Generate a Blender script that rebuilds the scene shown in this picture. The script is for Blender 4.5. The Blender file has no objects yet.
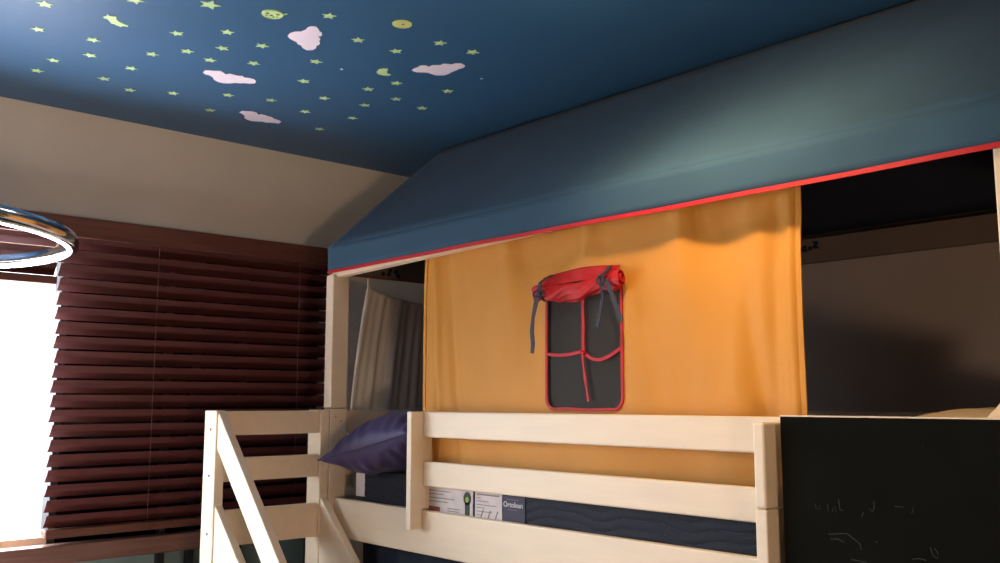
import bpy, bmesh, math, random
from math import sin, cos, pi, radians, sqrt, exp
from mathutils import Vector, Matrix, noise
random.seed(7)
C = bpy.context.scene.collection
S = bpy.context.scene

# ------------------------------------------------------------------ camera
EYE = 1.6
PITCH = math.atan(118.5 / 931.0)
YAW = math.atan(850 / math.hypot(931.0, 118.5))
cam_d = bpy.data.cameras.new('camera'); cam = bpy.data.objects.new('camera', cam_d); C.objects.link(cam)
cam_d.sensor_width = 36; cam_d.sensor_fit = 'HORIZONTAL'; cam_d.lens = 36 * 931.0 / 1000
cam_d.clip_start = 0.02
head = pi - YAW
fwd = Vector((cos(head) * cos(PITCH), sin(head) * cos(PITCH), sin(PITCH)))
cam.location = (0, 0, EYE)
cam.rotation_euler = fwd.to_track_quat('-Z', 'Y').to_euler()
S.camera = cam

# ------------------------------------------------------------------ world, lights, exposure
w = bpy.data.worlds.new('daylight'); S.world = w; w.use_nodes = True
bg = w.node_tree.nodes['Background']
bg.inputs[1].default_value = 1.0
_nt = w.node_tree; _tc = _nt.nodes.new('ShaderNodeTexCoord'); _sx = _nt.nodes.new('ShaderNodeSeparateXYZ'); _cr = _nt.nodes.new('ShaderNodeValToRGB')
_mr = _nt.nodes.new('ShaderNodeMapRange'); _mr.inputs['From Min'].default_value = -1
_nt.links.new(_tc.outputs['Generated'], _sx.inputs[0]); _nt.links.new(_sx.outputs['Z'], _mr.inputs['Value'])
_nt.links.new(_mr.outputs[0], _cr.inputs[0]); _nt.links.new(_cr.outputs[0], bg.inputs[0])
_e = _cr.color_ramp.elements
_e[0].position = 0.0; _e[0].color = (26, 24.5, 27, 1)                  # sunlit paving close to the house
_e[1].position = 0.21; _e[1].color = (26, 24.5, 27, 1)
for _p, _c in ((0.30, (6, 5.8, 6.2, 1)), (0.38, (1.8, 1.8, 1.9, 1)), (0.50, (1.8, 1.8, 1.9, 1)), (0.60, (7.2, 7.8, 8.6, 1))):   # dimmer far ground, then hazy sky
    _q = _e.new(_p); _q.color = _c

def area(name, loc, direction, sx, sy, power, color, spread=180):
    d = bpy.data.lights.new(name, 'AREA'); d.shape = 'RECTANGLE'; d.size = sx; d.size_y = sy
    d.energy = power; d.color = color; d.spread = radians(spread)
    o = bpy.data.objects.new(name, d); C.objects.link(o); o.location = loc
    o.rotation_euler = Vector(direction).to_track_quat('-Z', 'Y').to_euler(); return o

# daylight entering through the left window opening (stands outside the opening)
area('window_daylight', (-3.40, -0.35, 1.60), (1, 0.15, -0.62), 2.6, 0.85, 52, (0.90, 0.94, 1.0), 125)
# sun falling steeply through the left window onto the added bounce table and floor below it
_sd = bpy.data.lights.new('sun', 'SUN'); _sd.energy = 22; _sd.color = (1.0, 0.93, 0.90); _sd.angle = radians(0.6)
_so = bpy.data.objects.new('sun', _sd); C.objects.link(_so); _so.rotation_euler = Vector((0.57, -0.12, -0.82)).to_track_quat('-Z', 'Y').to_euler()
# warm ceiling bulb just above the frame
pl = bpy.data.lights.new('ceiling_spot', 'SPOT'); pl.energy = 25; pl.color = (1.0, 0.66, 0.34); pl.shadow_soft_size = 0.04
pl.spot_size = radians(118); pl.spot_blend = 0.95
po = bpy.data.objects.new('ceiling_spot', pl); C.objects.link(po); po.location = (-1.14, 1.29, 2.385)
po.rotation_euler = Vector((0.06, 0.50, -0.45)).to_track_quat('-Z', 'Y').to_euler()

rl = bpy.data.lights.new('warm_room_fill', 'POINT'); rl.energy = 84; rl.color = (1.0, 0.70, 0.45); rl.shadow_soft_size = 0.16
ro_ = bpy.data.objects.new('warm_room_fill', rl); C.objects.link(ro_); ro_.location = (1.5, 0.0, 1.05)   # unseen warm fill added right of the camera, no lamp known there
pl2 = bpy.data.lights.new('ceiling_glow_fill', 'POINT'); pl2.energy = 5.0; pl2.color = (1.0, 0.74, 0.5); pl2.shadow_soft_size = 0.03
po2 = bpy.data.objects.new('ceiling_glow_fill', pl2); C.objects.link(po2); po2.location = (-1.30, 1.34, 2.49)  # unseen fill added for the warm ceiling glow and spill on the tent

S.view_settings.view_transform = 'Standard'; S.view_settings.look = 'None'
S.view_settings.exposure = 0.0; S.view_settings.gamma = 1; S.view_settings.use_curve_mapping = False

# ------------------------------------------------------------------ materials
def srgb(r, g, b):
    f = lambda c: (c / 255 / 12.92) if c / 255 <= 0.04045 else ((c / 255 + 0.055) / 1.055) ** 2.4
    return (f(r), f(g), f(b), 1)

def mat(name, col, rough=0.6, noise_scale=0, amount=0.12, bump=0, bump_scale=200, metal=0, sheen=0,
        stretch=(1, 1, 1), emit=None, strength=0, alpha=1, spec=0.4, detail=4):
    m = bpy.data.materials.new(name); m.use_nodes = True
    nt = m.node_tree; b = nt.nodes['Principled BSDF']
    b.inputs['Base Color'].default_value = col; b.inputs['Roughness'].default_value = rough
    b.inputs['Metallic'].default_value = metal; b.inputs['Specular IOR Level'].default_value = spec
    if sheen: b.inputs['Sheen Weight'].default_value = sheen
    tc = nt.nodes.new('ShaderNodeTexCoord'); mp = nt.nodes.new('ShaderNodeMapping')
    mp.inputs['Scale'].default_value = stretch
    nt.links.new(tc.outputs['Object'], mp.inputs['Vector'])
    if noise_scale:
        n = nt.nodes.new('ShaderNodeTexNoise'); n.inputs['Scale'].default_value = noise_scale
        n.inputs['Detail'].default_value = detail
        nt.links.new(mp.outputs[0], n.inputs['Vector'])
        r = nt.nodes.new('ShaderNodeValToRGB')
        r.color_ramp.elements[0].position = 0.3; r.color_ramp.elements[1].position = 0.7
        r.color_ramp.elements[0].color = [c * (1 - amount) for c in col[:3]] + [1]
        r.color_ramp.elements[1].color = [min(1, c * (1 + amount)) for c in col[:3]] + [1]
        nt.links.new(n.outputs['Fac'], r.inputs[0]); nt.links.new(r.outputs[0], b.inputs['Base Color'])
    if bump:
        n2 = nt.nodes.new('ShaderNodeTexNoise'); n2.inputs['Scale'].default_value = bump_scale
        n2.inputs['Detail'].default_value = 3
        nt.links.new(mp.outputs[0], n2.inputs['Vector'])
        bp = nt.nodes.new('ShaderNodeBump'); bp.inputs['Strength'].default_value = bump; bp.inputs['Distance'].default_value = 0.004
        nt.links.new(n2.outputs['Fac'], bp.inputs['Height']); nt.links.new(bp.outputs[0], b.inputs['Normal'])
    if emit: b.inputs['Emission Color'].default_value = emit; b.inputs['Emission Strength'].default_value = strength
    return m

M = {}
M['ceiling'] = mat('blue_ceiling_paint', srgb(48, 84, 114), 0.42, 3, 0.05, 0.12, 140, spec=0.3)
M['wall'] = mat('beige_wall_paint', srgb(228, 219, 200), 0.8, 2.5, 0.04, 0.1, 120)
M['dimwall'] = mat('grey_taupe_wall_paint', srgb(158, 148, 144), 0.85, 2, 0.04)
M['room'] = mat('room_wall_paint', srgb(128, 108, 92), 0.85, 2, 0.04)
M['floor'] = mat('floor_boards', srgb(96, 70, 52), 0.5, 6, 0.25, stretch=(1, 8, 1))
M['wood_white'] = mat('whitewashed_wood', srgb(238, 223, 198), 0.42, 5, 0.035, 0.05, 60, stretch=(1, 1, 8))
M['wood_rail'] = mat('whitewashed_rail_wood', srgb(235, 217, 190), 0.42, 5, 0.035, 0.05, 60, stretch=(1, 8, 8))
M['bounce_table'] = mat('white_bounce_laminate', srgb(232, 226, 226), 0.5, 4, 0.02)
M['knot'] = mat('wood_knot', srgb(206, 170, 130), 0.5, 40, 0.1)
M['tent'] = mat('blue_tent_cloth', srgb(52, 83, 106), 0.85, 5, 0.08, 0.25, 26, sheen=0.05, spec=0.2)
M['tent_navy'] = mat('navy_tent_lining', srgb(36, 42, 54), 0.9, 6, 0.08, spec=0.15)
M['tent_taupe'] = mat('taupe_tent_lining', srgb(112, 100, 94), 0.9, 6, 0.08, spec=0.15)
M['red'] = mat('red_binding', srgb(184, 22, 32), 0.6, 60, 0.08, 0.1, 200)
M['redcloth'] = mat('red_rolled_cloth', srgb(184, 20, 27), 0.6, 30, 0.12, 0.3, 60, sheen=0.05)
M['orange'] = mat('orange_curtain_cloth', srgb(206, 143, 52), 0.62, 4, 0.04, 0.12, 160, sheen=0.1, spec=0.35)
M['strap'] = mat('grey_blue_webbing', srgb(58, 62, 78), 0.7, 200, 0.15, 0.3, 400)
M['pillow'] = mat('purple_navy_satin', srgb(62, 54, 98), 0.5, 8, 0.12, 0.3, 40, sheen=0.1, spec=0.35)
M['cream'] = mat('cream_pillow_cloth', srgb(226, 204, 170), 0.8, 10, 0.05, 0.2, 60)
M['mattress'] = mat('navy_mattress_cloth', srgb(17, 25, 40), 0.75, 60, 0.15, 0.2, 250, sheen=0.02)
M['stitch'] = mat('slate_stitching', srgb(58, 68, 84), 0.7, 100, 0.1)
M['navycloth'] = mat('dark_navy_cloth', srgb(18, 32, 50), 0.85, 5, 0.15, 0.2, 60)
M['sheer'] = mat('grey_white_curtain', srgb(226, 222, 214), 0.8, 6, 0.05, 0.15, 90)
M['blackboard'] = mat('black_chalkboard', srgb(15, 16, 13), 0.85, 9, 0.2, spec=0.08)
M['chalk'] = mat('faint_chalk', srgb(58, 62, 56), 0.9, 90, 0.3)
M['slat'] = mat('mahogany_slat', srgb(82, 42, 40), 0.42, 3, 0.22, 0.08, 60, stretch=(30, 1, 30), spec=0.5)
M['blindwood'] = mat('mahogany_header', srgb(98, 56, 42), 0.45, 4, 0.25, 0.05, 60, stretch=(20, 1, 20))
M['sill'] = mat('reddish_brown_sill', srgb(112, 78, 68), 0.5, 5, 0.22, 0.08, 60, stretch=(20, 1, 20))
M['cord'] = mat('brown_blind_cord', srgb(120, 92, 84), 0.8, 100, 0.1)
M['chrome'] = mat('polished_chrome', (0.75, 0.76, 0.8, 1), 0.12, 5, 0.02, metal=1)
M['led'] = mat('lit_led_strip', (1, 1, 1, 1), 0.5, 5, 0.01, emit=(0.93, 0.93, 1.0, 1), strength=22)
M['star'] = mat('glow_green_plastic', srgb(168, 198, 134), 0.5, 50, 0.06)
M['star2'] = mat('glow_yellow_plastic', srgb(176, 184, 108), 0.5, 50, 0.06)
M['cloud'] = mat('white_cloud_vinyl', srgb(212, 202, 210), 0.6, 20, 0.02)
M['ink'] = mat('dark_ink', srgb(60, 76, 50), 0.7, 50, 0.1)
M['bolt'] = mat('steel_bolt', srgb(120, 118, 116), 0.35, 20, 0.05, metal=0.8)
M['frame'] = mat('dark_window_frame', srgb(34, 40, 46), 0.5, 8, 0.1)
M['gap_dark'] = mat('dark_gap_backing', srgb(18, 22, 32), 0.15, 3, 0.15)
M['teal'] = mat('teal_daylit_pane', srgb(124, 152, 154), 0.35, 4, 0.2)  # outdoor light through the lower glass put into its base colour
M['paper'] = mat('white_mattress_label', srgb(206, 198, 196), 0.7, 30, 0.07)
M['paper_dark'] = mat('plum_mattress_label', srgb(48, 43, 68), 0.6, 30, 0.06)
M['print_white'] = mat('white_print', srgb(226, 226, 230), 0.7, 50, 0.02)
M['print_grey'] = mat('grey_print', srgb(128, 120, 122), 0.8, 50, 0.05)
M['green'] = mat('green_rosette', srgb(42, 62, 48), 0.6, 50, 0.08)
M['lime'] = mat('lime_badge', srgb(150, 170, 60), 0.6, 50, 0.06)
M['brick'] = mat('reddish_print', srgb(150, 84, 66), 0.7, 50, 0.15)

def glassy(name, tint, dark, mixf):
    m = bpy.data.materials.new(name); m.use_nodes = True; nt = m.node_tree
    for n in list(nt.nodes):
        if n.type != 'OUTPUT_MATERIAL': nt.nodes.remove(n)
    out = [n for n in nt.nodes][0]
    t = nt.nodes.new('ShaderNodeBsdfTransparent'); t.inputs[0].default_value = tint
    p = nt.nodes.new('ShaderNodeBsdfPrincipled'); p.inputs['Base Color'].default_value = dark; p.inputs['Roughness'].default_value = 0.45; p.inputs['Specular IOR Level'].default_value = 0.15
    tc = nt.nodes.new('ShaderNodeTexCoord')
    n = nt.nodes.new('ShaderNodeTexNoise'); n.inputs['Scale'].default_value = 5; nt.links.new(tc.outputs['Object'], n.inputs['Vector'])
    mr = nt.nodes.new('ShaderNodeMapRange'); mr.inputs['To Min'].default_value = mixf * 0.92; mr.inputs['To Max'].default_value = min(1, mixf * 1.08)
    nt.links.new(n.outputs['Fac'], mr.inputs['Value'])
    mx = nt.nodes.new('ShaderNodeMixShader'); nt.links.new(mr.outputs[0], mx.inputs[0])
    nt.links.new(t.outputs[0], mx.inputs[1]); nt.links.new(p.outputs[0], mx.inputs[2]); nt.links.new(mx.outputs[0], out.inputs[0])
    return m
M['net'] = glassy('grey_window_film', (0.85, 0.85, 0.85, 1), srgb(70, 70, 66), 0.42)
M['glass'] = glassy('clear_window_glass', (1, 1, 1, 1), (0.8, 0.8, 0.8, 1), 0.04)

# ------------------------------------------------------------------ helpers
def obj(name, bm, m, parent=None, smooth=False, solid=0, bevel=0, subsurf=0):
    me = bpy.data.meshes.new(name); bmesh.ops.recalc_face_normals(bm, faces=bm.faces); bm.to_mesh(me); bm.free()
    me.materials.append(M[m] if isinstance(m, str) else m)
    if smooth:
        for p in me.polygons: p.use_smooth = True
    o = bpy.data.objects.new(name, me); C.objects.link(o)
    if parent: o.parent = parent; o.matrix_parent_inverse = Matrix.Translation(-parent.location)
    if solid: md = o.modifiers.new('s', 'SOLIDIFY'); md.thickness = solid; md.offset = 0
    if bevel: md = o.modifiers.new('b', 'BEVEL'); md.width = bevel; md.segments = 2; md.limit_method = 'ANGLE'
    if subsurf: md = o.modifiers.new('u', 'SUBSURF'); md.levels = subsurf; md.render_levels = subsurf
    return o
def thing(name, label, cat, loc=(0, 0, 0), group=None):
    o = bpy.data.objects.new(name, None); C.objects.link(o); o.location = loc; o.empty_display_size = 0.1
    o['label'] = label; o['category'] = cat
    if group: o['group'] = group
    return o
def tag(o, label, cat, group=None):
    o['label'] = label; o['category'] = cat
    if group: o['group'] = group
    return o
def struct(o): o['kind'] = 'structure'; return o
def NB(): return bmesh.new()
def box(bm, x0, x1, y0, y1, z0, z1):
    vs = [bm.verts.new((x, y, z)) for x in (x0, x1) for y in (y0, y1) for z in (z0, z1)]
    for f in ((0, 1, 3, 2), (4, 6, 7, 5), (0, 4, 5, 1), (2, 3, 7, 6), (0, 2, 6, 4), (1, 5, 7, 3)):
        bm.faces.new([vs[i] for i in f])
    return bm
def bx(*a): return box(NB(), *a)
def prism(bm, pts, axis, a, b):
    """polygon of 2D points extruded along axis from a to b"""
    def mk(p, t):
        if axis == 'z': return (p[0], p[1], t)
        if axis == 'y': return (p[0], t, p[1])
        return (t, p[0], p[1])
    A = [bm.verts.new(mk(p, a)) for p in pts]; B = [bm.verts.new(mk(p, b)) for p in pts]
    bm.faces.new(A); bm.faces.new(B[::-1]); n = len(pts)
    for i in range(n): bm.faces.new((A[i], A[(i + 1) % n], B[(i + 1) % n], B[i]))
    return bm
def tube(bm, path, r, seg=8, closed=False):
    path = [Vector(p) for p in path]; n = len(path); rings = []
    for i, p in enumerate(path):
        a = path[(i - 1) % n] if closed or i > 0 else p; b = path[(i + 1) % n] if closed or i < n - 1 else p
        t = (b - a).normalized(); up = Vector((0, 0, 1)) if abs(t.z) < 0.9 else Vector((0, 1, 0))
        s = t.cross(up).normalized(); u = s.cross(t)
        rr = r[i] if isinstance(r, (list, tuple)) else r
        rings.append([bm.verts.new(p + s * cos(2 * pi * k / seg) * rr + u * sin(2 * pi * k / seg) * rr) for k in range(seg)])
    for i in range(n if closed else n - 1):
        A = rings[i]; B = rings[(i + 1) % n]
        for k in range(seg): bm.faces.new((A[k], A[(k + 1) % seg], B[(k + 1) % seg], B[k]))
    if not closed: bm.faces.new(rings[0][::-1]); bm.faces.new(rings[-1])
    return bm
def ribbon(bm, path, width, thick, side):
    """flat band along a path; side = width direction"""
    side = Vector(side).normalized(); path = [Vector(p) for p in path]; n = len(path); R = []
    for i, p in enumerate(path):
        t = (path[min(i + 1, n - 1)] - path[max(i - 1, 0)]).normalized(); s = (side - t * side.dot(t)).normalized(); u = s.cross(t)
        wd = width[i] if isinstance(width, (list, tuple)) else width
        R.append([bm.verts.new(p + s * a * wd / 2 + u * b * thick / 2) for a, b in ((-1, -1), (1, -1), (1, 1), (-1, 1))])
    for i in range(n - 1):
        for k in range(4): bm.faces.new((R[i][k], R[i][(k + 1) % 4], R[i + 1][(k + 1) % 4], R[i + 1][k]))
    bm.faces.new(R[0][::-1]); bm.faces.new(R[-1]); return bm
def grid(bm, nu, nv, f, skip=None):
    V = [[bm.verts.new(f(i / nu, j / nv)) for j in range(nv + 1)] for i in range(nu + 1)]
    for i in range(nu):
        for j in range(nv):
            if skip and skip((i + .5) / nu, (j + .5) / nv): continue
            bm.faces.new((V[i][j], V[i + 1][j], V[i + 1][j + 1], V[i][j + 1]))
    return bm
def text_obj(name, s, size, loc, m, parent, extrude=0.0004):
    cu = bpy.data.curves.new('t', 'FONT'); cu.body = s; cu.size = size; cu.extrude = extrude; cu.align_x = 'CENTER'; cu.align_y = 'CENTER'
    t = bpy.data.objects.new('t', cu); C.objects.link(t); bpy.context.view_layer.update()
    me = bpy.data.meshes.new_from_object(t.evaluated_get(bpy.context.evaluated_depsgraph_get()))
    bpy.data.objects.remove(t); me.name = name; me.materials.clear(); me.materials.append(M[m])
    me.transform(Matrix.Translation(loc) @ Matrix.Rotation(pi / 2, 4, 'X'))
    o = bpy.data.objects.new(name, me); C.objects.link(o)
    o.parent = parent; o.matrix_parent_inverse = Matrix.Translation(-parent.location); return o

# ------------------------------------------------------------------ room shell
XW, YB, ZC = -3.19, 2.74, 2.558          # end wall, back wall, ceiling
XR, YF = 1.9, -1.9
T = 0.12
WY0, WY1, WZ0, WZ1 = -1.75, 0.978, 1.155, 2.12   # bright window opening
LY1, LZ0 = 1.95, 0.62                             # window behind the lowered blind, pane darkened for the slat gaps
struct(obj('floor', bx(XW - T, XR + T, YF - T, YB + T, -0.08, 0), 'floor'))
struct(obj('ceiling', bx(XW - T, XR + T, YF - T, YB + T, ZC, ZC + 0.1), 'ceiling'))
bm = NB()
box(bm, XW - T, XW, YF - T, YB + T, 2.12, ZC)
box(bm, XW - T, XW, YF - T, YB + T, 0, LZ0)
box(bm, XW - T, XW, YF - T, WY0, LZ0, 2.12)
box(bm, XW - T, XW, LY1, YB + T, LZ0, 2.12)
box(bm, XW - T, XW, WY0, WY1 - 0.005, LZ0, 1.09)
struct(obj('wall_left', bm, 'wall'))
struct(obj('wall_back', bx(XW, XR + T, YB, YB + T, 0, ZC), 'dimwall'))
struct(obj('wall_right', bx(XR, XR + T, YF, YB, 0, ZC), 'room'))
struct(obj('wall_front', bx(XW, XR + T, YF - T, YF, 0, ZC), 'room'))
bm = NB(); box(bm, XW - 0.075, XW - 0.068, WY0, WY1, WZ0, WZ1)
w1 = struct(obj('window_1', bm, 'glass'))
bm = NB()
for y in (WY0, -0.85, 0.05): box(bm, XW - 0.10, XW - 0.04, y, y + 0.05, WZ0, WZ1)
box(bm, XW - 0.10, XW - 0.04, WY0, WY1, WZ0 - 0.02, WZ0 + 0.012); box(bm, XW - 0.10, XW - 0.04, WY0, WY1, WZ1 - 0.03, WZ1)
obj('window_frame', bm, 'wood_white', w1)
bm = NB(); box(bm, XW - 0.08, XW - 0.06, WY1, LY1, 1.13, 2.12)  # opaque dark sheet added behind the slats so their gaps look shaded
w2 = struct(obj('window_2', bm, 'gap_dark'))
obj('lower_pane', bx(XW - 0.08, XW - 0.06, WY1 - .005, LY1, LZ0, 1.13), 'teal', w2)
bm = NB()
for y in (WY1 - 0.005, 1.335, 1.440, 1.62, LY1 - 0.03): box(bm, XW - 0.10, XW - 0.03, y, y + 0.022, LZ0, 2.12)
box(bm, XW - 0.10, XW - 0.03, WY1, LY1, 1.09, 1.14)
obj('window_frame', bm, 'frame', w2)
struct(obj('trim_1', bx(XW - 0.0, XW + 0.055, WY0, LY1 + 0.02, 1.092, 1.150), 'sill', bevel=0.004))

# ------------------------------------------------------------------ unseen white table added under the left window to bounce sun upward
dk = thing('bounce_table', 'unseen white table added under the bright left window to bounce sunlight', 'bounce_table', (-2.75, -0.25, 0))
obj('bounce_table_top', bx(-3.12, -2.25, -1.5, 0.86, 0.725, 0.75), 'bounce_table', dk, bevel=0.003)
for x in (-3.09, -2.32):
    for y in (-1.46, 0.78): obj('leg', bx(x, x + 0.05, y, y + 0.05, 0, 0.725), 'bounce_table', dk)

# ------------------------------------------------------------------ wooden venetian blinds
def blind(label, y0, y1, nsl, pitch=0.0467, ztop=2.188, cords=(), tilt=52):
    t = thing('venetian_blind', label, 'blind', (XW + 0.03, (y0 + y1) / 2, ztop - 0.06))
    obj('header_rail', bx(XW + 0.003, XW + 0.058, y0, y1, ztop - 0.05, ztop - 0.01), 'blindwood', t, bevel=0.003)
    bm = NB(); z = ztop - 0.058 - 0.020; a = radians(tilt)
    for i in range(nsl):
        zc = z - i * pitch; hw = 0.025; th = 0.0016
        jit = random.uniform(-0.03, 0.03)
        dx, dz = cos(a + jit) * hw, sin(a + jit) * hw
        xc = XW + 0.036; yy0 = y0 + 0.004 + random.uniform(-.003, .003); yy1 = y1 - 0.004
        pts = [(xc - dx - th, zc - dz), (xc - dx + th, zc - dz), (xc + dx * .1 + th * 1.6, zc + dz * .0), (xc + dx + th, zc + dz), (xc + dx - th, zc + dz), (xc + dx * .1 - th, zc)]
        # extrude along y
        A = [bm.verts.new((p[0], yy0, p[1])) for p in pts]; B = [bm.verts.new((p[0], yy1, p[1])) for p in pts]
        bm.faces.new(A); bm.faces.new(B[::-1])
        for k in range(6): bm.faces.new((A[k], A[(k + 1) % 6], B[(k + 1) % 6], B[k]))
    obj('slats', bm, 'slat', t)
    zb = z - nsl * pitch
    obj('bottom_rail', bx(XW + 0.012, XW + 0.058, y0 + .003, y1 - .003, zb - 0.004, zb + 0.022), 'blindwood', t, bevel=0.003)
    for cy in cords:
        bm = NB(); tube(bm, [(XW + 0.0635, cy, ztop - 0.05), (XW + 0.0635, cy, zb)], 0.0008, 6)
        obj('lift_cord', bm, 'cord', t)
    return t
tag(obj('blind_pelmet', bx(XW + 0.0665, XW + 0.080, -1.735, 1.985, 2.122, 2.188), 'blindwood', bevel=0.003), 'reddish brown wooden pelmet board across the top of both blinds', 'pelmet')
blind('dark mahogany venetian blind lowered over the window behind the white stair posts', 0.938, 1.97, 20, cords=(1.254, 1.80))
blind('dark mahogany venetian blind pulled up above the glaring bright window at far left', -1.72, 0.934, 3, cords=(-0.6, 0.3))

# ------------------------------------------------------------------ loft bed
BX0, BX1 = -2.74, -0.545       # outer ends
PX0, PX1 = -2.695, -0.590      # inner faces of the end posts
FY, RY = 1.68, 2.665
bed = thing('loft_bed', 'whitewashed wooden loft bed with guard rails under the blue tent roof', 'bed', ((BX0 + BX1) / 2, (FY + RY) / 2, 0))
for (x0, x1) in ((BX0, PX0), (PX1, BX1)):
    for (y0, y1) in ((FY, FY + 0.065), (RY - 0.065, RY)):
        obj('bed_post', bx(x0, x1, y0, y1, 0, 1.572), 'wood_white', bed, bevel=0.004)
        obj('canopy_post', bx(x0, x1, y0, y1, 1.574, 2.022 if x0 < -2 or y0 > 2 else 2.046), 'wood_white', bed, bevel=0.004)
R0, RT = 1.70, 0.022
def rail(x0, x1, z0, z1, y0=R0, name='guard_rail', m='wood_rail'):
    return obj(name, bx(x0, x1, y0, y0 + RT, z0, z1), m, bed, bevel=0.004)
rail(-2.215, -1.0, 1.491, 1.566); rail(-2.215, -1.0, 1.350, 1.421)
rail(PX0, PX1, 1.155, 1.280, name='side_board')
rail(-1.0, PX1, 1.491, 1.566); rail(-1.0, PX1, 1.350, 1.421)
for z0, z1, nm in ((1.491, 1.566, 'guard_rail'), (1.350, 1.421, 'guard_rail'), (1.155, 1.280, 'side_board')):
    rail(PX0, PX1, z0, z1, RY - 0.045, nm)
    for x in (BX0 + 0.012, PX1 + 0.008): obj('end_rail' if nm == 'guard_rail' else 'end_board', bx(x, x + RT, FY + 0.066, RY - 0.066, z0, z1), 'wood_rail', bed, bevel=0.004)
# upright that ends the guard rail beside the entry gap, notched over the side board
bm = NB(); prism(bm, [(1.657, 1.228), (1.699, 1.228), (1.699, 1.284), (1.735, 1.284), (1.735, 1.566), (1.657, 1.566)], 'x', -2.238, -2.216)
obj('rail_upright', bm, 'wood_white', bed, bevel=0.002)
bm = NB(); box(bm, -1.055, -1.0285, 1.634, 1.698, 1.388, 1.556); o = obj('rail_upright', bm, 'wood_white', bed, bevel=0.005)
bm = NB(); box(bm, -1.055, -1.0285, 1.634, 1.698, 1.10, 1.3865); obj('rail_upright', bm, 'wood_white', bed, bevel=0.003)
for x in (-2.4, -2.1, -1.8, -1.5, -1.2, -0.9): obj('bed_slat', bx(x, x + 0.08, R0 + RT, RY - 0.045, 1.178, 1.196), 'wood_rail', bed)
# canopy frame beams and ridge
bm = NB(); prism(bm, [(PX0 - .04, 2.0225), (PX0 + .01, 2.0225), (PX0 + .012, 2.014), (-1.35, 2.0465), (BX1, 2.0465), (BX1, 2.092), (PX0 - .04, 2.092)], 'y', 1.688, 1.718)
obj('canopy_beam', bm, 'wood_rail', bed)
obj('canopy_beam', bx(PX0 - .04, BX1, 2.628, 2.658, 2.0225, 2.098), 'tent_taupe', bed, bevel=0.003)
obj('ridge_beam', bx(BX0 + .02, BX1 - .02, 2.16, 2.185, 2.46, 2.515), 'wood_rail', bed, bevel=0.003)
for x in (BX0 + 0.022, BX1 - 0.045):
    for s in (-1, 1):
        bm = NB(); ya, yb = 2.1725 + s * 0.46, 2.1725 + s * 0.012
        prism(bm, [(ya, 2.07), (ya - s * .03, 2.07), (yb, 2.475), (yb, 2.51)], 'x', x, x + 0.022)
        obj('rafter', bm, 'wood_rail', bed)
for (y, z, r) in ((1.728, 1.42, .0045), (1.722, 1.53, .0045), (1.71, 1.25, .004), (1.70, 1.545, .003)):
    bm = NB(); tube(bm, [(PX0 - 0.002, y, z), (PX0 + 0.0012, y, z)], r, 12); obj('peg_hole', bm, 'knot', bed)

# ------------------------------------------------------------------ tent canopy
tent = thing('tent_canopy', 'blue cloth tent roof with red piping over the loft bed', 'tent', ((BX0 + BX1) / 2, 2.17, 2.03))
TX0, TX1 = -2.722, -0.545
RZ, RYc, EY, EYb, EZ = 2.5545, 2.1725, 1.672, 2.673, 2.117
def roof_f(ey):
    def f(u, v):
        x = TX0 + (TX1 - TX0) * u; y = RYc + (ey - RYc) * v; z = RZ + (EZ - RZ) * v
        sag = -0.008 * sin(pi * u) * sin(pi * v) + 0.004 * noise.noise(Vector((x * 2.2, y * 3, 1))) * sin(pi * v)
        return (x, y, z + sag)
    return f
obj('roof_panel', grid(NB(), 60, 16, roof_f(EY)), 'tent', tent, smooth=True, solid=0.0016)
obj('rear_roof_panel', grid(NB(), 60, 16, roof_f(EYb)), 'tent_navy', tent, smooth=True, solid=0.0016)
def val(ey, d):
    return lambda u, v: (TX0 + (TX1 - TX0) * u, ey + d * (0.004 * sin(u * 9 + 1) * v + 0.002 * sin(u * 31) * v), EZ - (EZ - 2.036) * v)
obj('valance', grid(NB(), 80, 5, val(EY, 1)), 'tent', tent, smooth=True, solid=0.0016)
obj('rear_valance', grid(NB(), 80, 5, val(EYb, 0)), 'tent_taupe', tent, smooth=True, solid=0.0016)
def pip(ey, d, z=2.032):
    bm = NB(); ribbon(bm, [(TX0 + (TX1 - TX0) * i / 80, ey + d * (0.004 * sin(i / 80 * 9 + 1) + 0.002 * sin(i / 80 * 31)) - 0.001, z) for i in range(81)], 0.0098, 0.004, (0, 0, 1)); return bm
obj('piping', pip(EY, 1), 'red', tent); obj('piping', pip(EYb, 0), 'frame', tent)
for x in (TX0 + 0.001, TX1 - 0.001):
    bm = NB(); prism(bm, [(EY + .003, EZ), (RYc, RZ - .004), (EYb - .003, EZ)], 'x', x, x + 0.0015); obj('gable_panel', bm, 'tent_navy', tent)
    bm = NB(); box(bm, x, x + 0.0015, EY + 0.003, EYb - 0.003, 2.036, EZ - 0.001); obj('gable_valance', bm, 'tent_taupe', tent)
    bm = NB(); box(bm, x - .001, x + 0.003, EY + 0.003, EYb - 0.003, 2.026, 2.036); o = obj('piping', bm, 'sill', tent)
for y, z in ((1.90, 2.046), (1.93, 2.060), (1.925, 2.046), (1.955, 2.058), (1.965, 2.044)):
    bm = NB(); tube(bm, [(TX0 + .002, y, z), (TX0 + .0052, y, z)], 0.008, 10); obj('snap_button', bm, 'tent_navy', tent)
for x, z, r in ((-1.497, 2.066, .009), (-1.483, 2.062, .006), (-1.485, 2.073, .005), (-1.468, 2.066, .007), (-1.452, 2.070, .007), (-1.447, 2.080, .007), (-1.455, 2.084, .004), (-1.443, 2.066, .004)):
    bm = NB(); tube(bm, [(x, 2.6285, z), (x, 2.626, z)], r, 10); obj('dark_mark', bm, 'tent_navy', tent)

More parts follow.
